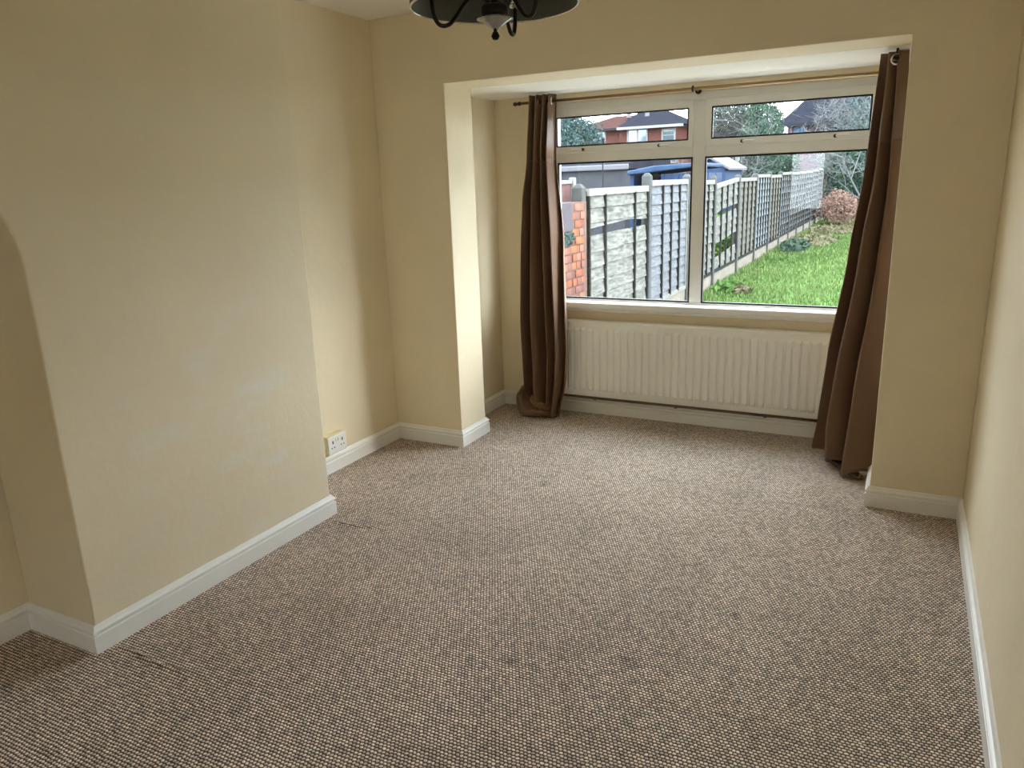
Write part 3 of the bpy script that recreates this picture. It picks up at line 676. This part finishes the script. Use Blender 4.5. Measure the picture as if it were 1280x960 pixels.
def plant(name, label, loc, parts, cat='plant', group=None):
    t = thing(name, label, cat, loc, group)
    for fn in parts: fn(t)
    return t
p = at(910, 366, 9.3); p.z = GZ
plant('grass_tuft', 'dark green weed clump with straw blades at the foot of the fence', (p.x, p.y, GZ), [
    lambda t, p=p: leafcloud('leaves', 'green', t, (p.x, p.y, GZ + .07), (.26, .26, .11), 260, .07, 1),
    lambda t, p=p: leafcloud('straw', 'debris', t, (p.x + .25, p.y - .12, GZ + .05), (.18, .18, .06), 110, .07, 2)])
p = at(1000, 300, 18.5); p.z = GZ
plant('leafy_weeds', 'low patch of dark weeds and dead leaves along the fence foot', (-2.95, 18.0, GZ), [
    lambda t: leafcloud('leaves', 'evergreen', t, (-2.92, 17.2, GZ + .08), (.34, 1.3, .15), 500, .09, 3),
    lambda t: leafcloud('dead_leaves', 'debris', t, (-2.75, 19.5, GZ + .05), (.7, 2.0, .10), 600, .08, 4)])
plant('debris_heap', 'brown heap of fallen leaves near the end of the lawn', (-2.3, 23.5, GZ), [
    lambda t: leafcloud('leaves', 'debris', t, (-2.5, 23.6, GZ + .05), (1.0, 1.2, .12), 600, .10, 5)], cat='leaves')
q = at(1047, 275, 27.0)
plant('russet_shrub', 'rounded russet leaved shrub at the end of the lawn', (q.x, 27.0, GZ), [
    lambda t: leafcloud('foliage', 'redtwig', t, (q.x, 27.0, GZ + .62), (.72, .72, .66), 3000, .05, 6),
    lambda t: branches((q.x, 27.0, GZ - .05), 1.6, .55, 8, 3, .03).build('stems', 'bark', t, fix=False)], cat='shrub')
q2 = at(1072, 235, 31.5)
plant('dark_conifer', 'tall dark evergreen behind the russet shrub', (q2.x, 31.5, GZ), [
    lambda t: leafcloud('foliage', 'evergreen', t, (q2.x + .5, 31.5, 1.45), (2.1, 1.1, 1.9), 9000, .08, 9),
    lambda t: MB().tube([(q2.x + .5, 31.5, GZ - .1), (q2.x + .5, 31.5, 2.4)], [.14, .05], 8).build('trunk', 'bark', t)], cat='tree')
# brick wall weeds
plant('wall_weed', 'grey green weed growing on the brick wall below the grey block', (-3.07, 2.76, 1.0), [
    lambda t: leafcloud('leaves', 'bluegreen', t, (-3.08, 2.76, 1.02), (.035, .13, .06), 120, .03, 11)])

# ---- back gardens beyond the fence
M['navy'] = mat('navy_cladding', (0.0108, 0.0216, 0.051), .6, vary=.2, vscale=4, spec=.1)
M['blueroof'] = mat('blue_felt_roof', (0.01096, 0.0249, 0.05478), .7, col2=(0.01992, 0.03735, 0.06972), vscale=3, spec=.1)
M['greyroof'] = mat('grey_garage_roof', (0.01494, 0.01618, 0.02117), .7, vary=.2, vscale=2, spec=.0)
M['pale'] = mat('pale_fascia', (0.076, 0.076, 0.087), .6)
M['white'] = mat('white_render', (0.1295, 0.1295, 0.1267), .7, vary=.05, vscale=3)
M['gutter_shade'] = mat('gutter_shade_wall', (.030, .032, .037), .9, vary=.2, vscale=4)  # wall colour darkened for the shade below the gutter
M['winglass'] = mat('house_window_glass', (0.03735, 0.05395, 0.06225), .08, spec=.8)
M['hbrick'] = mat('house_red_brick', (0.04868, 0.02031, 0.01778), .9, col2=(0.06561, 0.02963, 0.02455), vscale=2.2, bump=.3, bscale=30, spec=.0)
M['slate'] = mat('blue_grey_roof_tile', (0.008715, 0.009585, 0.01359), .8, col2=(0.01307, 0.01359, 0.01743), vscale=3, spec=.0)
M['redtile'] = mat('red_roof_tile', (0.02739, 0.01415, 0.01324), .85, col2=(0.03424, 0.0194, 0.0178), vscale=3, spec=.0)
M['lead'] = mat('black_iron', (.012, .013, .016), .5)

def gable(name, x0, x1, y0, y1, zb, ze, zr, wallm, roofm, label, cat, door=None):
    t = thing(name, label, cat, ((x0 + x1) / 2, (y0 + y1) / 2, zb)); xm = (x0 + x1) / 2
    MB().prism([(x0, zb), (x1, zb), (x1, ze), (xm, zr), (x0, ze)], lambda a, c: (a, y0, c), lambda a, c: (a, y1, c)).build('walls', wallm, t)
    for s, xa in ((-1, x0), (1, x1)):
        e = .12; ex = xa + s * e; ez = ze - (zr - ze) * e / (xm - x0)
        MB().prism([(ex, ez), (xm, zr), (xm, zr + .06), (ex, ez + .06)], lambda a, c: (a, y0 - .12, c), lambda a, c: (a, y1 + .12, c)).build('roof_slope', roofm, t)
    return t
# long low garage with a pale gutter line
a = at(690, 213, 17); c = at(782, 213, 17)
g = thing('garage', 'long low garage with a grey roof and pale gutter beyond the brick wall', 'garage', ((a.x + c.x) / 2, 19, GZ))
zt_ = (a.z + c.z) / 2
B(a.x - 1.5, c.x, 17, 21, GZ, zt_ - .02).build('walls', 'gutter_shade', g)
B(a.x - 1.6, c.x + .1, 16.88, 17.0, zt_ - .02, zt_ + .13).build('gutter', 'pale', g, bevel=.03)
MB().prism([(17.0, zt_ + .0), (21.1, zt_ + .0), (21.1, zt_ + .75), (20.9, zt_ + .8), (17.0, zt_ + .14)], lambda y, z: (a.x - 1.6, y, z), lambda y, z: (c.x + .1, y, z)).build('roof', 'greyroof', g)
# sheeted car-port: dark mouth, blue cover
a = at(785, 240, 13); c = at(872, 203, 13)
g = thing('covered_carport', 'low blue sheeted lean to with a dark open side beyond the fence', 'shed', ((a.x + c.x) / 2, 14, GZ))
zl = at(785, 214, 13).z; zr_ = at(872, 203, 13).z
MB().prism([(a.x, zl - .09), (c.x, zr_ - .09), (c.x, zr_), (a.x + .6, (zl + zr_) / 2 + .03), (a.x, zl)], lambda x, z: (x, 12.9, z), lambda x, z: (x, 15.6, z)).build('sheet_roof', 'blueroof', g, bevel=.03)
B(a.x + .05, a.x + .75, 15.4, 15.5, GZ, zl - .085).build('back_wall', 'navy', g)
B(a.x + .05, a.x + .11, 13.1, 15.4, GZ, zl - .085).build('side_wall', 'navy', g)
B(a.x + .05, a.x + .13, 13.0, 13.08, GZ, zl - .085).build('corner_post', 'navy', g)
B(a.x + .75, c.x - .02, 13.0, 15.5, GZ, zl - .085).build('clad_side', 'navy', g)
for k in range(9): B(a.x + .80 + k * .16, a.x + .82 + k * .16, 12.985, 13.0, GZ, zl - .085).build('cladding_strip', 'navy', g)
# small blue shed
a = at(868, 230, 17); c = at(906, 230, 17); ze = at(880, 210, 17).z; zr_ = at(893, 203, 17).z
gable('garden_shed', a.x, c.x, 17, 19.2, GZ, ze, zr_ + .1, 'blueroof', 'pale', 'small blue garden shed with pale roof edges beyond the fence', 'shed')
# white garage
a = at(906, 212, 34); c = at(940, 212, 34); zt_ = at(920, 191, 34).z
g = thing('white_garage', 'white walled flat roofed garage behind a hedge', 'garage', ((a.x + c.x) / 2, 36, GZ))
B(a.x, c.x, 34, 38, GZ, zt_).build('walls', 'white', g); B(a.x - .15, c.x + .15, 33.85, 38.1, zt_, zt_ + .14).build('roof', 'greyroof', g)
h1 = at(905, 222, 26); h2 = at(968, 222, 26)
plant('hedge', 'dark clipped hedge in front of the white garage', ((h1.x + h2.x) / 2, 26, GZ), [
    lambda t: leafcloud('foliage', 'evergreen', t, ((h1.x + h2.x) / 2, 26, .6), ((h2.x - h1.x) / 2, .6, .98), 4000, .07, 21)], cat='hedge')
# lantern on a thin post
p = at(753.5, 240, 15)
g = thing('lamp_post', 'thin black post with a small lantern in front of the houses', 'lamp post', (p.x, p.y, GZ))
zt_ = at(754, 170, 15).z
MB().tube([(p.x, p.y, GZ), (p.x, p.y, zt_ - .2)], .018, 8).build('post', 'lead', g)
MB().lathe([(0, 0), (.03, .0), (.06, .13), (.06, .14), (.0, .20)], (p.x, p.y, zt_ - .2), 6).build('lantern', 'lead', g)

plant('low_hedge', 'dark green hedge showing through the gap left by missing fence boards', (-4.0, 14.0, GZ), [
    lambda t: leafcloud('foliage', 'green', t, (-4.0, 14.0, .2), (.36, 1.7, .58), 3200, .06, 61)], cat='hedge')
# ---- houses
def house_window(parent, p0, p1, y, cols=2, top=False):
    x0, x1, z0, z1 = p0.x, p1.x, min(p0.z, p1.z), max(p0.z, p1.z)
    f = MB().ring(x0, x1, z0, z1, x0 + .09, x1 - .09, z0 + .09, z1 - .09, y - .06, y + .02).build('window', 'white', parent)
    B(x0 + .08, x1 - .08, y - .025, y + .01, z0 + .08, z1 - .08).build('pane', 'winglass', f)
    for k in range(1, cols):
        xx = x0 + (x1 - x0) * k / cols; B(xx - .035, xx + .035, y - .05, y, z0 + .08, z1 - .08).build('glazing_bar', 'white', f)
    if top: B(x0 + .08, x1 - .08, y - .05, y, z1 - .42, z1 - .36).build('glazing_bar', 'white', f)
YH = 45
def hz(px, py, Y=YH): return at(px, py, Y)
e0, e1 = hz(774, 157.5), hz(850, 157.5); ez = (e0.z + e1.z) / 2
h = thing('house', 'red brick house with a blue grey hipped roof and two white framed upper windows', 'house', ((e0.x + e1.x) / 2, YH + 4, GZ))
B(e0.x, e1.x - .35, YH, YH + 8, GZ, ez).build('walls', 'hbrick', h)
r0 = hz(774, 141.5, YH + 4); r1 = hz(834, 138.5, YH + 4); rz = (r0.z + r1.z) / 2
MB().add([(e0.x, YH - .4, ez), (e1.x + .25, YH - .4, ez), (e1.x + .25, YH + 8.4, ez), (e0.x, YH + 8.4, ez), (e0.x, YH + 4, rz), (r1.x, YH + 4, rz)],
         [(0, 1, 5, 4), (1, 2, 5), (2, 3, 4, 5), (3, 0, 4), (0, 3, 2, 1)]).build('roof', 'slate', h)
B(e0.x, e1.x + .3, YH - .5, YH - .36, ez - .16, ez).build('gutter', 'white', h)
house_window(h, hz(784, 180), hz(810, 160), YH, 2); house_window(h, hz(827, 178), hz(844.5, 160), YH, 1, True)
house_window(h, hz(838, 204), hz(846, 192), YH, 1)
for px in (786, 809):
    c = hz(px, 146, YH + 2.6); MB().lathe([(0, 0), (.16, 0), (.13, .28), (0, .3)], (c.x, YH + 2.6, ez + (rz - ez) * 3.0 / 4.4 - .03), 10).build('roof_vent', 'pale', h)
cv = hz(776, 205, YH - 2); cw = hz(812, 194, YH - 2)
cs = thing('conservatory', 'white framed conservatory against the brick house', 'conservatory', ((cv.x + cw.x) / 2, YH - 1, GZ))
B(cv.x, cw.x, YH - 2, YH - .02, GZ, cw.z).build('frame', 'white', cs)
MB().prism([(YH - 2.1, cw.z), (YH - .02, cw.z), (YH - .02, cw.z + .45)], lambda y, z: (cv.x - .05, y, z), lambda y, z: (cw.x + .05, y, z)).build('roof', 'pale', cs)
ww = cw.x - cv.x
for k in range(4): B(cv.x + ww * (.06 + .24 * k), cv.x + ww * (.22 + .24 * k), YH - 2.03, YH - 1.99, cw.z - 1.0, cw.z - .16).build('pane', 'winglass', cs)
# attached neighbour, red roof
n0, n1 = hz(716, 158.5), hz(773.5, 158.5)
h = thing('house', 'red tiled house with a tall white window, joined to the one with the hipped roof', 'house', ((n0.x + n1.x) / 2, YH + 4, GZ))
B(n0.x, e0.x - .01, YH + .2, YH + 8, GZ, ez).build('walls', 'hbrick', h)
MB().add([(n0.x - .3, YH - .2, ez), (e0.x - .01, YH - .2, ez), (e0.x - .01, YH + 8.2, ez), (n0.x - .3, YH + 8.2, ez), (n0.x + 1.5, YH + 4, rz - .15), (e0.x - .01, YH + 4, rz - .15)],
         [(0, 1, 5, 4), (1, 2, 5), (2, 3, 4, 5), (3, 0, 4), (0, 3, 2, 1)]).build('roof', 'redtile', h)
B(n0.x - .3, e0.x - .02, YH - .3, YH - .18, ez - .14, ez).build('gutter', 'lead', h)
house_window(h, hz(742, 184, YH + .2), hz(757.5, 160, YH + .2), YH + .2, 3)
# house on the right with a steep dark roof
YK = 36
k0, k1 = at(974, 154, YK), at(1112, 146, YK); ez2 = (at(990, 155, YK)).z
h = thing('house', 'dark steep roofed house with a blue window behind the bare branches', 'house', ((k0.x + k1.x) / 2, YK + 4, GZ))
B(k0.x + .4, k1.x - .4, YK, YK + 8, GZ, ez2).build('walls', mat('purple_brick', (.075, .050, .060), .9, vary=.2, vscale=2), h)
ap = at(1030, 112, YK + 2.2)
MB().add([(k0.x, YK - .4, ez2), (k1.x, YK - .4, ez2), (k1.x, YK + 8.4, ez2), (k0.x, YK + 8.4, ez2), (ap.x, YK + 4, ap.z + .7), (k1.x - 2, YK + 4, ap.z + .7)],
         [(0, 1, 5, 4), (1, 2, 5), (2, 3, 4, 5), (3, 0, 4), (0, 3, 2, 1)]).build('roof', 'slate', h)
B(k0.x, k1.x, YK - .5, YK - .36, ez2 - .14, ez2).build('gutter', 'lead', h)
M['bluewin'] = mat('blue_blind', (0.0498, 0.1079, 0.1826), .3)
wq0, wq1 = at(992, 172, YK), at(1009, 157.5, YK)
f = MB().ring(wq0.x, wq1.x, wq0.z, wq1.z, wq0.x + .05, wq1.x - .05, wq0.z + .05, wq1.z - .05, YK - .05, YK + .02).build('window', 'white', h)
B(wq0.x + .04, wq1.x - .04, YK - .02, YK + .01, wq0.z + .04, wq1.z - .04).build('pane', 'bluewin', f)

# ---- trees beyond the fence
def tree(name, label, px, Y, height, seed, foliage=None, lean=(0, 0), m='bark', r0=.1, spread=.5, levels=4, cat='tree', group=None, up=.55):
    p = at(px, 200, Y); t = thing(name, label, cat, (p.x, Y, GZ), group)
    if not foliage or foliage.get('limbs'): branches((p.x, Y, GZ - .1), height, spread, seed, levels, r0, lean, up).build('branches', m, t, fix=False)
    if foliage:
        leafcloud('foliage', foliage['m'], t, (p.x, Y, foliage['z']), foliage['r'], foliage['n'], foliage['s'], seed, shape=foliage.get('shape'))
        if not foliage.get('limbs'): MB().tube([(p.x, Y, GZ - .1), (p.x, Y, foliage['z'])], [.16, .08], 8).build('trunk', 'bark', t)
    return t
tree('blue_conifer', 'bushy blue green conifer in front of the red tiled house', 713, 36, 5, 31, dict(m='bluegreen', z=2.6, r=(2.2, 1.6, 2.6), n=15000, s=.09))
tree('bare_tree', 'dark bare winter tree standing behind the white garage', 915, 42, 7.4, 32, dict(m='bark', z=3.2, r=(2.3, 1.4, 2.6), n=4200, s=.075, limbs=True), r0=.11, spread=.6, levels=5)
tree('leafy_winter_tree', 'dense dark tree trunk thick with ivy behind the fence', 951, 27, 5.6, 33, dict(m='evergreen', z=2.3, r=(.85, .8, 2.3), n=4200, s=.06, limbs=True), r0=.12, spread=.45)
tree('pale_branched_tree', 'bare tree with pale twigs crossing the steep slate roof', 1116, 21, 6.6, 34, None, (-.30, 0), 'twig', .036, .75, levels=5)
tree('pale_sapling', 'slender bare sapling with pale twigs in front of the dark winter tree', 935, 21, 4.4, 35, None, (-.1, 0), 'twig', .04, .55, levels=3)
tree('thin_bare_tree', 'thin leafless tree at the end of the hipped roof', 868, 41, 6.6, 36, None, (-.05, 0), 'twig', .07, .5, levels=3)
tree('ivy_tree', 'tall leafy blue green tree beyond the end of the lawn', 1096, 34.2, 5.4, 37, dict(m='bluegreen', z=2.5, r=(2.2, .95, 2.7), n=9000, s=.09))
tree('far_tree', 'hazy dark tree far behind the bare winter tree', 925, 58, 6, 38, dict(m='evergreen', z=3.4, r=(3.6, 2, 3.9), n=18000, s=.16))
tree('dark_yew', 'dark rounded yew beside the steep roofed house', 974, 33.5, 4, 39, dict(m='evergreen', z=1.6, r=(.95, .9, 1.75), n=7000, s=.075))
tree('far_conifer', 'broad dark conifer behind the red tiled house', 700, 58, 6, 40, dict(m='bluegreen', z=4.0, r=(3.2, 2, 4.2), n=12000, s=.12))

# ---- the other boundaries of the garden
for nm, lab, x0, x1, y0, y1, zt_, n, sd in (('side_hedge', 'long evergreen hedge along the far side of the lawn', 5.4, 6.2, 6, 34, 1.35, 9000, 51), ('end_hedge', 'evergreen hedge closing the end of the lawn', .8, 6.2, 35.0, 35.7, 1.6, 4000, 52)):
    t = thing(nm, lab, 'hedge', ((x0 + x1) / 2, (y0 + y1) / 2, GZ))
    B(x0, x1, y0, y1, GZ, zt_ - .1).build('core', 'evergreen', t)
    rn = random.Random(sd); b = MB()
    for i in range(n):
        f = rn.random(); c = Vector((rn.uniform(x0, x1), rn.uniform(y0, y1), rn.uniform(GZ, zt_)))
        if f < .3: c.z = zt_ + rn.uniform(-.12, .08)
        elif (x1 - x0) < (y1 - y0): c.x = x0 + rn.uniform(-.1, .05)
        else: c.y = y0 + rn.uniform(-.1, .05)
        d1 = Vector((rn.gauss(0, 1), rn.gauss(0, 1), rn.gauss(0, 1))).normalized(); d2 = d1.orthogonal().normalized(); q = rn.uniform(.06, .13)
        k = len(b.v); b.v += [tuple(c + d1 * q), tuple(c + d2 * q * .6), tuple(c - d1 * q), tuple(c - d2 * q * .6)]; b.f.append((k, k + 1, k + 2, k + 3))
    b.build('foliage', 'evergreen', t, fix=False)

# ---- added unseen pale house: tempers light and reflection from the rear window
M['render'] = mat('added_pale_front', (.80, .80, .79), .9, vary=.03, vscale=1)
h = thing('house', 'unseen pale house added behind the camera to temper the rear window light', 'house', (-2, -17, GZ))
B(-12, 8, -22, -16, GZ, 5.2).build('walls', 'render', h)
MB().prism([(-16 + .4, 5.2), (-22.4, 5.2), (-19, 8.0)], lambda y, z: (-12.3, y, z), lambda y, z: (8.3, y, z)).build('roof', 'slate', h)
for x in (-9, -5, -1, 3):
    for z in (.6, 3.2):
        f = MB().ring(x, x + 1.6, z, z + 1.3, x + .09, x + 1.51, z + .09, z + 1.21, -16.02, -15.94).build('window', 'white', h)
        B(x + .08, x + 1.52, -16.01, -15.97, z + .08, z + 1.22).build('pane', 'winglass', f)
